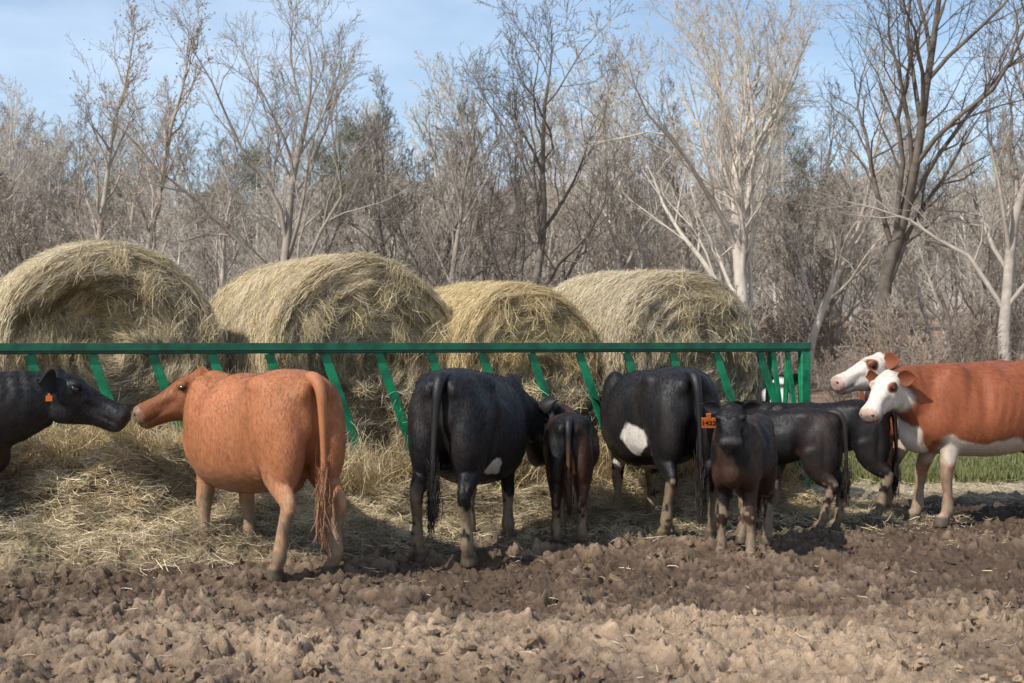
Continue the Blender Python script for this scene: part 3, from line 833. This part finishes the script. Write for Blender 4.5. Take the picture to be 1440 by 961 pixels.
def red_fn(base, leg, face=None, under=False, muzz=(.30, .18, .13)):
    base = np.array(base)
    def f(V, hS, hY, hU, hm, part, seed):
        n = len(V); nz = noise3(V[:, 0] * 4 + seed, V[:, 1] * 4, V[:, 2] * 4, 24); nz2 = noise3(V[:, 0] * 14, V[:, 1] * 14, V[:, 2] * 14, 25)
        c = np.tile(base, (n, 1)) * (.80 + .30 * nz + .10 * nz2)[:, None]
        c = mixc(c, leg, sstep(.78, .35, V[:, 2]) * .85 * (part == 0))
        c = mixc(c, base * .60, hm * .75 * (part != 1))
        c = mixc(c, (.27, .17, .11), sstep(.85, .55, V[:, 2]) * .6 * (part == 1))
        if under:
            zl = .68 + .07 * (nz - .5) * 2 + .04 * (nz2 - .5)
            w = sstep(zl + .02, zl - .02, V[:, 2]) * sstep(.60, .50, np.abs(V[:, 0])) * sstep(.46, .52, V[:, 2]) * (np.abs(V[:, 1]) < .34) * (part == 0)
            c = mixc(c, (.60, .51, .41), w)
            w = sstep(.17, .14, np.sqrt((V[:, 0] - .72) ** 2 + (V[:, 1]) ** 2 + (V[:, 2] - .72) ** 2 * .6) + .10 * (nz - .5) + .05 * (nz2 - .5)) * (part == 0)
            c = mixc(c, (.60, .51, .41), w)
            w = sstep(.30, .24, V[:, 2]) * (part == 0) * (nz > .35)
            c = mixc(c, (.50, .42, .33), w * .5)
        if face == 'hereford':
            eye = np.sqrt(((hS - .27) / .10) ** 2 + ((hU - .03) / .045) ** 2)
            top = sstep(-.26, -.14, hS) * sstep(.32, .28, np.sqrt(hY ** 2 + hU ** 2)) * sstep(-.02, .03, hU)
            w = np.maximum(hm * sstep(-.12, .02, hS + .3 * sstep(.0, .1, hU)), top * (hS < .5)) * (part == 0) * sstep(.80, 1.15, eye + .6 * (nz2 - .5))
            c = mixc(c, np.array([.70, .63, .54]), w * (.85 + .15 * nz2))
        c = mixc(c, muzz, sstep(.92, 1.0, hS) * hm * (part == 0))
        w = hm * sstep(.012, .006, np.abs(hU + .050)) * sstep(.70, .78, hS) * (part == 0)
        c = mixc(c, base * .2, w * .8)
        return c
    return f

rad = math.radians
RED = red_fn((.375, .142, .060), (.46, .27, .155))
HER = red_fn((.27, .080, .034), (.29, .14, .075), face='hereford', under=True, muzz=(.48, .33, .27))
make_cow("red_cow", (-1.77, 9.87), rad(128), 1.0, (-2.37, 10.85, 1.235), (-2.81, 10.72, 1.00), RED, M_fur_red, feet={"hl": (.05, .03), "hr": (-.02, -.02), "fl": (.0, .0), "fr": (-.08, 0)}, tail=(.02, -.02, .0), seed=1, udder=True, belly=.08)
make_cow("black_cow", (-4.40, 10.05), rad(14), 1.0, (-3.30, 10.32, 1.235), (-2.83, 10.38, 1.00), black_fn(), M_fur_black, seed=2, tag=(-1, ""), ear_drop=.3, headk=1.3)
make_cow("black_cow", (-.30, 10.66), rad(76), 1.0, (.12, 11.85, 1.0), (.25, 12.1, .58), black_fn(patches=(((-.30, -.27, .60), (.13, .14, .10), False),)), M_fur_black, feet={"hl": (.0, .03), "hr": (-.03, -.01)}, tail=(.0, .03, -.05), seed=3, belly=.09)
make_cow("calf", (.47, 11.35), rad(86), .735, (.36, 11.95, .98), (.22, 12.02, .74), black_fn(face='white', brown=.7), M_fur_black, calf=True, tail=(0, 0, .1), seed=4)
make_cow("black_cow", (1.20, 11.9), rad(106), 1.0, (.82, 12.95, .98), (.62, 13.0, .60), black_fn(patches=(((-.27, .30, .74), (.17, .16, .14), False), ((.1, .0, .54), (.4, .25, .06), False))), M_fur_black, feet={"hl": (.04, .02), "hr": (-.04, -.02)}, tail=(0, -.02, -.08), seed=5, belly=.07)
make_cow("calf", (1.72, 10.55), rad(252), .745, (1.54, 10.00, 1.055), (1.505, 9.80, .84), black_fn(brown=.45), M_fur_black, calf=True, feet={"fl": (.03, .02), "fr": (0, -.02)}, tag=(-1, "1422"), seed=6, ear_drop=.0, headk=1.15, headw=1.45)
make_cow("calf", (2.17, 12.1), rad(155), .745, (1.72, 12.62, .85), (1.75, 12.85, .58), black_fn(brown=.12), M_fur_black, calf=True, feet={"hl": (.05, 0), "hr": (-.06, 0)}, tail=(0, 0, .1), seed=7)
make_cow("calf", (2.78, 12.95), rad(165), .77, (2.05, 13.1, .95), (1.85, 13.05, .65), black_fn(), M_fur_black, calf=True, seed=8)
make_cow("hereford_cow", (4.20, 12.45), rad(190), 1.05, (3.20, 12.08, 1.23), (2.97, 11.84, .95), HER, M_fur_red, feet={"fl": (.0, .02), "fr": (.10, 0)}, seed=9, ear_drop=.25, belly=.03)
make_cow("hereford_cow", (4.15, 13.5), rad(184), 1.03, (3.40, 13.2, 1.37), (2.98, 13.05, 1.19), HER, M_fur_red, feet={"hl": (-.2, 0), "hr": (-.2, 0), "fl": (.14, 0), "fr": (.02, 0)}, seed=10, ear_drop=.2, belly=.03)
make_cow("calf", (2.95, 16.5), rad(262), .85, (2.98, 15.75, 1.15), (2.95, 15.5, .84), black_fn(face='white'), M_fur_black, calf=True, seed=12)

# ------------------------------------------------------------------ trees
def tubes_np(groups):
    Vs, Fs = [], []; o = 0
    for (n, k), lst in groups.items():
        P = np.array([q[0] for q in lst]); Rr = np.array([q[1] for q in lst]); m = len(lst)
        T = np.empty_like(P); T[:, 1:-1] = P[:, 2:] - P[:, :-2]; T[:, 0] = P[:, 1] - P[:, 0]; T[:, -1] = P[:, -1] - P[:, -2]
        T = nrm(T); ref = np.where(np.abs(T[..., 2:3]) > .9, np.array([1., 0, 0]), np.array([0, 0, 1.]))
        U = nrm(np.cross(T, ref)); W = np.cross(T, U)
        a = np.arange(k) * 2 * math.pi / k
        ring = P[:, :, None] + Rr[:, :, None, None] * (np.cos(a)[None, None, :, None] * U[:, :, None] + np.sin(a)[None, None, :, None] * W[:, :, None])
        Vs.append(ring.reshape(-1, 3))
        b = np.arange(m)[:, None, None] * (n * k); i = np.arange(n - 1)[None, :, None] * k; j = np.arange(k)[None, None]
        j2 = (j + 1) % k
        f = np.stack([b + i + j, b + i + j2, b + i + k + j2, b + i + k + j], -1).reshape(-1, 4)
        Fs.append(f + o); o += m * n * k
    return np.concatenate(Vs), np.concatenate(Fs)

def gen_tree(seed, Ht, r0, nch=(15, 9, 6, 4), stems=1, lean=(0, 0), spread=1.0, crown0=.25, twig=.006, upt=.10, lenk=.46):
    R = random.Random(seed); groups = {}; tips = []
    NP = (12, 8, 6, 4, 3); SD = (9, 6, 4, 3, 3); WB = (.09, .16, .22, .28, .3)
    def norm(d):
        l = math.sqrt(d[0] ** 2 + d[1] ** 2 + d[2] ** 2) or 1; return (d[0] / l, d[1] / l, d[2] / l)
    def br(p, d, L, r, lev):
        n = NP[lev]; pts = [p]; rs = [r]; st = L / (n - 1); dirs = [d]
        for i in range(1, n):
            w = WB[lev]
            d = norm((d[0] + R.gauss(0, w), d[1] + R.gauss(0, w), d[2] + R.gauss(0, w) + (upt if lev else .03)))
            p = (p[0] + d[0] * st, p[1] + d[1] * st, p[2] + d[2] * st)
            f = i / (n - 1)
            pts.append(p); rs.append(max(twig * (.8 if i == n - 1 else 1), r * (1 - f) ** .85 + r * .06)); dirs.append(d)
        if lev == 0: rs[0] *= 1.35
        groups.setdefault((n, SD[lev]), []).append((pts, rs))
        if lev >= len(nch):
            tips.append(pts[-1]); return
        nc = nch[lev]; t0 = crown0 if lev == 0 else .18
        az = R.uniform(0, 6.28)
        for c in range(nc):
            t = t0 + (1 - t0) * (c + R.random()) / nc; t = min(t, .98)
            q = t * (n - 1); i = int(q); f = q - i
            pp = tuple(pts[i][k] * (1 - f) + pts[min(i + 1, n - 1)][k] * f for k in range(3)); rr_ = rs[i] * (1 - f) + rs[min(i + 1, n - 1)] * f
            dd = dirs[min(i + 1, n - 1)]
            az += 2.4 + R.uniform(-.6, .6)
            ref = (1, 0, 0) if abs(dd[2]) > .8 else (0, 0, 1)
            u = norm((dd[1] * ref[2] - dd[2] * ref[1], dd[2] * ref[0] - dd[0] * ref[2], dd[0] * ref[1] - dd[1] * ref[0]))
            w = (dd[1] * u[2] - dd[2] * u[1], dd[2] * u[0] - dd[0] * u[2], dd[0] * u[1] - dd[1] * u[0])
            ang = R.uniform(.45, .95) * spread * (1.0 - .35 * t)
            ca, sa = math.cos(ang), math.sin(ang)
            cd = norm(tuple(dd[k] * ca + (u[k] * math.cos(az) + w[k] * math.sin(az)) * sa for k in range(3)))
            cl = L * (lenk if lev == 0 else .48) * (1.25 - .75 * t) * R.uniform(.7, 1.2)
            br(pp, cd, cl, max(twig, min(rr_ * .62, rr_ * .35 + r * .12)), lev + 1)
    for s in range(stems):
        a = R.uniform(0, 6.28) if stems > 1 else 0; k = .22 if stems > 1 else 0
        d = norm((lean[0] + k * math.cos(a + s * 6.28 / stems), lean[1] + k * math.sin(a + s * 6.28 / stems), 1))
        br((0.05 * s, 0, -.3), d, Ht * (1 - .08 * s), r0 * (1 if s == 0 else .75), 0)
    V, F = tubes_np(groups)
    return V, F, np.array(tips)

def leaf_mesh(name, tips, frac, size, cols, seed, parent=None, jitter=.15):
    r = R0(seed); n = int(len(tips) * frac)
    P = tips[r.randint(0, len(tips), n)] + r.normal(0, jitter, (n, 3))
    a = nrm(r.normal(0, 1, (n, 3))); b = nrm(np.cross(a, r.normal(0, 1, (n, 3)))); s = (size * r.uniform(.6, 1.3, n))[:, None]
    V = np.stack([P - a * s, P + b * s * .6, P + a * s, P - b * s * .6], 1).reshape(-1, 3)
    F = np.arange(n * 4).reshape(-1, 4)
    c = np.array(cols)[r.randint(0, len(cols), n)] * r.uniform(.7, 1.2, (n, 1))
    return mesh_np(name, V, F, M_leaf, np.repeat(c, 4, 0), smooth=False, parent=parent)

TAN = [(.58, .36, .17), (.62, .44, .24), (.50, .28, .13)]
def gz(x, y): return float(ground_h(np.array([x]), np.array([y]))[0])
def place_tree(name, x, y, seed, Ht, r0, mat, leaves=0, rotz=0, **kw):
    V, F, tips = gen_tree(seed, Ht, r0, **kw)
    ob = mesh_np(name, V, F, mat); ob.location = (x, y, gz(x, y)); ob.rotation_euler = (0, 0, rotz)
    if leaves: leaf_mesh("dry_leaves", tips, leaves, .045, TAN, seed, parent=ob)
    return ob

big = dict(nch=(15, 9, 6, 4))
place_tree("birch_tree", -12.9, 45, 101, 12.3, .14, M_bark, leaves=.2, nch=(24, 7, 5, 3), spread=.8, lenk=.22, crown0=.2)
place_tree("birch_tree", -12.0, 44.5, 102, 12.2, .14, M_bark, leaves=.2, nch=(24, 7, 5, 3), spread=.8, lenk=.22, crown0=.2)
place_tree("bare_tree", -7.2, 45, 103, 12.0, .20, M_bark_dark, **big, spread=1.1, crown0=.12, lenk=.58)
place_tree("bare_tree", .2, 45, 104, 11.6, .18, M_bark_dark, **big, spread=1.05, crown0=.12, lenk=.50)
place_tree("bare_tree", 7.3, 44, 105, 13.4, .24, M_bark, leaves=.08, nch=(14, 9, 6, 4), stems=2, lean=(-.12, 0), spread=.85, crown0=.18, lenk=.5)
place_tree("bare_tree", 11.7, 45, 106, 15.5, .24, M_bark_dark, **big, spread=1.0, crown0=.22, lenk=.5)
place_tree("bare_tree", 14.6, 42, 107, 13.0, .20, M_bark, **big, spread=1.0, crown0=.18, lenk=.48)
place_tree("bare_tree", -3.4, 46, 108, 9.2, .13, M_bark_dark, **big, stems=2, spread=1.0, crown0=.12)
place_tree("bare_tree", 3.9, 47, 109, 10.4, .15, M_bark, leaves=.15, **big, spread=1.0, crown0=.12)
place_tree("bare_tree", -17.2, 46, 110, 9.0, .16, M_bark, **big, spread=1.0, crown0=.12)
place_tree("bare_tree", -1.9, 44, 111, 9.0, .13, M_bark_dark, nch=(13, 8, 5, 3), spread=.9, crown0=.2, lenk=.42)
place_tree("bare_tree", 5.5, 48, 112, 11.0, .16, M_bark_pale, leaves=.05, nch=(13, 8, 5, 3), spread=.9, crown0=.25, lenk=.42)
place_tree("bare_tree", 9.6, 47, 113, 11.0, .15, M_bark, leaves=.1, nch=(13, 8, 5, 3), spread=.95, crown0=.2, lenk=.42)
place_tree("bare_tree", -10.0, 48, 114, 8.6, .13, M_bark, nch=(13, 8, 5, 3), spread=.9, crown0=.2, lenk=.40)

variants = []
for i, (h, r_, kw) in enumerate([(11, .14, dict(lenk=.40)), (12.5, .17, dict(lenk=.34)), (10, .13, dict(lenk=.44, stems=2)), (13, .18, dict(lenk=.32)), (9, .11, dict(lenk=.46)), (12, .15, dict(lenk=.38))]):
    V, F, tips = gen_tree(200 + i, h, r_, nch=(16, 8, 5, 3), twig=.009, crown0=.2, **kw)
    me_o = mesh_np("tree_shape", V, F, [M_bark, M_bark_pale, M_bark_dark, M_bark_dark, M_bark_pale, M_bark][i])
    variants.append((me_o.data, tips)); bpy.data.objects.remove(me_o)
mass = empty("distant_trees")
r = R0(9)
def inst(parent, me, x, y, s, rz, nm="tree"):
    o = bpy.data.objects.new(nm, me); scene.collection.objects.link(o); o.parent = parent
    o.location = (x, y, gz(x, y) - .1); o.scale = (s, s, s); o.rotation_euler = (r.normal(0, .04), r.normal(0, .04), rz)
    return o
rows = [(50, 2.4, .62), (55, 2.2, .70), (61, 2.3, .80), (69, 2.5, .90), (79, 2.8, 1.0), (91, 3.1, 1.08), (105, 3.5, 1.20)]
leafmeshes = []
for k in range(3):
    lm = leaf_mesh("leaves", variants[k][1], .25, .06, [TAN, [(.50, .26, .12)], [(.46, .36, .22)]][k], 50 + k); leafmeshes.append(lm.data); bpy.data.objects.remove(lm)
for (yy, dx, sc) in rows:
    half = yy * .36 + 9
    xx = -half
    while xx < half:
        k = r.randint(0, len(variants))
        s = sc * r.uniform(.72, 1.18); x_ = xx + r.normal(0, .5); y_ = yy + r.uniform(-3, 3); rz = r.uniform(0, 6.28)
        o = inst(mass, variants[k][0], x_, y_, s, rz)
        if k < 3 and r.rand() < .25:
            o2 = bpy.data.objects.new("leaves", leafmeshes[k]); scene.collection.objects.link(o2); o2.parent = mass
            o2.location = o.location; o2.scale = o.scale; o2.rotation_euler = o.rotation_euler
        xx += dx * r.uniform(.6, 1.4)

brush = empty("brush")
sv = []
for i in range(3):
    V, F, tips = gen_tree(300 + i, 2.6, .03, nch=(9, 6, 4), stems=6, spread=1.1, crown0=.05, lenk=.6, twig=.007)
    o = mesh_np("shrub", V, F, M_shrub); l = leaf_mesh("leaves", tips, .25, .045, [(.36, .20, .11), (.32, .22, .13)], 60 + i)
    sv.append((o.data, l.data)); bpy.data.objects.remove(o); bpy.data.objects.remove(l)
for i in range(130):
    y_ = r.uniform(38, 58); x_ = r.uniform(-.40, .40) * y_
    k = r.randint(0, 3); s = r.uniform(.6, 1.3); rz = r.uniform(0, 6.28)
    o = inst(brush, sv[k][0], x_, y_, s, rz, "shrub")
    if r.rand() < .35:
        o2 = bpy.data.objects.new("leaves", sv[k][1]); scene.collection.objects.link(o2); o2.parent = brush
        o2.location = o.location; o2.scale = o.scale; o2.rotation_euler = o.rotation_euler

def pine(x, y, Ht, seed):
    r = R0(seed); g = Geo()
    tube(g, [(0, 0, -.3), (.1, 0, Ht * .5), (0, .1, Ht)], [(.2,) * 3, (.13,) * 3, (.02,) * 3], (1, 0, 0), 8)
    ob = mesh_py("pine_tree", g.v, g.f, M_bark, True); ob.location = (x, y, gz(x, y))
    n = 110; cl = []
    for i in range(n):
        t = r.uniform(.45, 1); a = r.uniform(0, 6.28); q = (1 - t) ** .7 * Ht * .28 * r.uniform(.3, 1) + .15
        cl.append((q * math.cos(a), q * math.sin(a), Ht * t + r.normal(0, .2)))
    cl = np.array(cl); m = 80
    P = np.repeat(cl, m, 0) + r.normal(0, .28, (n * m, 3)) * np.array([1, 1, .55])
    T = r.normal(0, 1, (n * m, 3)) + np.array([0, 0, .4])
    V, F, per = ribbons(P, T, nrm(r.normal(0, 1, P.shape)), r.uniform(.15, .3, n * m), np.full(n * m, .02), r, .2, 0, npt=3)
    c = np.array([.13, .145, .07]) * r.uniform(.6, 1.5, (n * m, 1))
    mesh_np("needles", V, F, M_grass, np.repeat(c, per, 0), parent=ob)
for (u, y_, Ht) in ((-.115, 76, 12.0), (-.10, 80, 12.5), (-.135, 78, 11), (.19, 84, 15.0), (-.28, 78, 9), (-.18, 84, 11.5)):
    pine(u * y_, y_, Ht, int(y_ * 10 + Ht))

xs2 = np.linspace(-150, 150, 260); ps = np.linspace(0, 1, 50)
Xs, Ps = np.meshgrid(xs2, ps)
Hh = 15.5 + 5 * (noise2(Xs * .03, Xs * 0, 61) - .5) + 3.5 * (noise2(Xs * .3, Xs * 0, 62) - .5)
Yy = 118 + Ps * 35 + 3 * (noise2(Xs * .4, Ps * 20, 63) - .5)
Zz = 3 + Hh * Ps ** .55 * 1.0 + 1.6 * (noise2(Xs * .6, Ps * 16, 64) - .5)
V = np.stack([Xs.ravel(), Yy.ravel(), Zz.ravel()], 1); idx = np.arange(V.shape[0]).reshape(50, 260)
F = np.stack([idx[:-1, :-1].ravel(), idx[:-1, 1:].ravel(), idx[1:, 1:].ravel(), idx[1:, :-1].ravel()], 1)
nn = noise2(V[:, 0] * .9, V[:, 2] * .35, 65)[:, None]
C = np.array([.25, .215, .19]) * (.55 + .9 * nn)
mesh_np("hills", V, F, M_hill, C)

def grass():
    r = R0(42); n = 26000
    y_ = 16.3 + 12 * r.rand(n) ** 1.5; x_ = r.uniform(.10, .52, n) * (y_ + 2)
    P = np.stack([x_, y_, ground_h(x_, y_) + .04], 1)
    hgt = r.uniform(.08, .24, n)
    T = np.stack([r.normal(0, .3, n), r.normal(0, .3, n), np.ones(n)], 1)
    V, F, per = ribbons(P, T, nrm(r.normal(0, 1, (n, 3))), hgt, r.uniform(.010, .02, n), r, .3, 0, npt=3)
    k = r.rand(n, 1)
    c = np.array([.11, .14, .035]) * (1 - k * .6) + np.array([.38, .32, .17]) * k * .6
    mesh_np("grass", V, F, M_grass, np.repeat(c, per, 0))
grass()

# ------------------------------------------------------------------ light, sky
el, az_v = rad(42), np.array([-.74, -.67])
az_v = az_v / np.linalg.norm(az_v)
sd = Vector((az_v[0] * math.cos(el), az_v[1] * math.cos(el), math.sin(el)))
su = bpy.data.lights.new("sun", 'SUN'); su.energy = 5.0; su.angle = rad(.53); su.color = (1, .96, .89)
so = bpy.data.objects.new("sun", su); scene.collection.objects.link(so); so.rotation_euler = sd.to_track_quat('Z', 'Y').to_euler()
w = bpy.data.worlds.new("World"); scene.world = w; w.use_nodes = True
nt = w.node_tree; bg = nt.nodes["Background"]
sky = N(nt, "ShaderNodeTexSky"); sky.sky_type = 'NISHITA'; sky.sun_disc = False; sky.sun_elevation = el
sky.sun_rotation = math.atan2(az_v[0], az_v[1]); sky.air_density = 1.0; sky.dust_density = .6; sky.ozone_density = 1.8
tc = N(nt, "ShaderNodeTexCoord"); mp = N(nt, "ShaderNodeMapping"); mp.inputs["Scale"].default_value = (2.2, 2.2, 7)
nt.links.new(tc.outputs["Generated"], mp.inputs[0])
nz = N(nt, "ShaderNodeTexNoise", i_Scale=1.6, i_Detail=6.0, i_Roughness=.52); nt.links.new(mp.outputs[0], nz.inputs["Vector"])
cr = N(nt, "ShaderNodeValToRGB"); cr.color_ramp.elements[0].position = .42; cr.color_ramp.elements[0].color = (.10, .10, .10, 1)
cr.color_ramp.elements[1].position = .72; cr.color_ramp.elements[1].color = (.65, .65, .65, 1)
nt.links.new(nz.outputs[0], cr.inputs[0])
mx = N(nt, "ShaderNodeMixRGB"); mx.inputs[2].default_value = (5.6, 6.7, 8.2, 1)
nt.links.new(cr.outputs[0], mx.inputs[0]); nt.links.new(sky.outputs[0], mx.inputs[1])
nt.links.new(mx.outputs[0], bg.inputs[0]); bg.inputs[1].default_value = .15

# ------------------------------------------------------------------ camera
cd = bpy.data.cameras.new("camera"); cam = bpy.data.objects.new("camera", cd); scene.collection.objects.link(cam)
cam.location = (0, 0, 1.45); cam.rotation_euler = (rad(90.56), 0, 0)
cd.lens = 50; cd.sensor_width = 36; cd.clip_end = 2000; cd.clip_start = .1
cd.dof.use_dof = True; cd.dof.focus_distance = 10.6; cd.dof.aperture_fstop = 5.0
scene.camera = cam
scene.view_settings.view_transform = 'Standard'; scene.view_settings.look = 'None'; scene.view_settings.exposure = 0
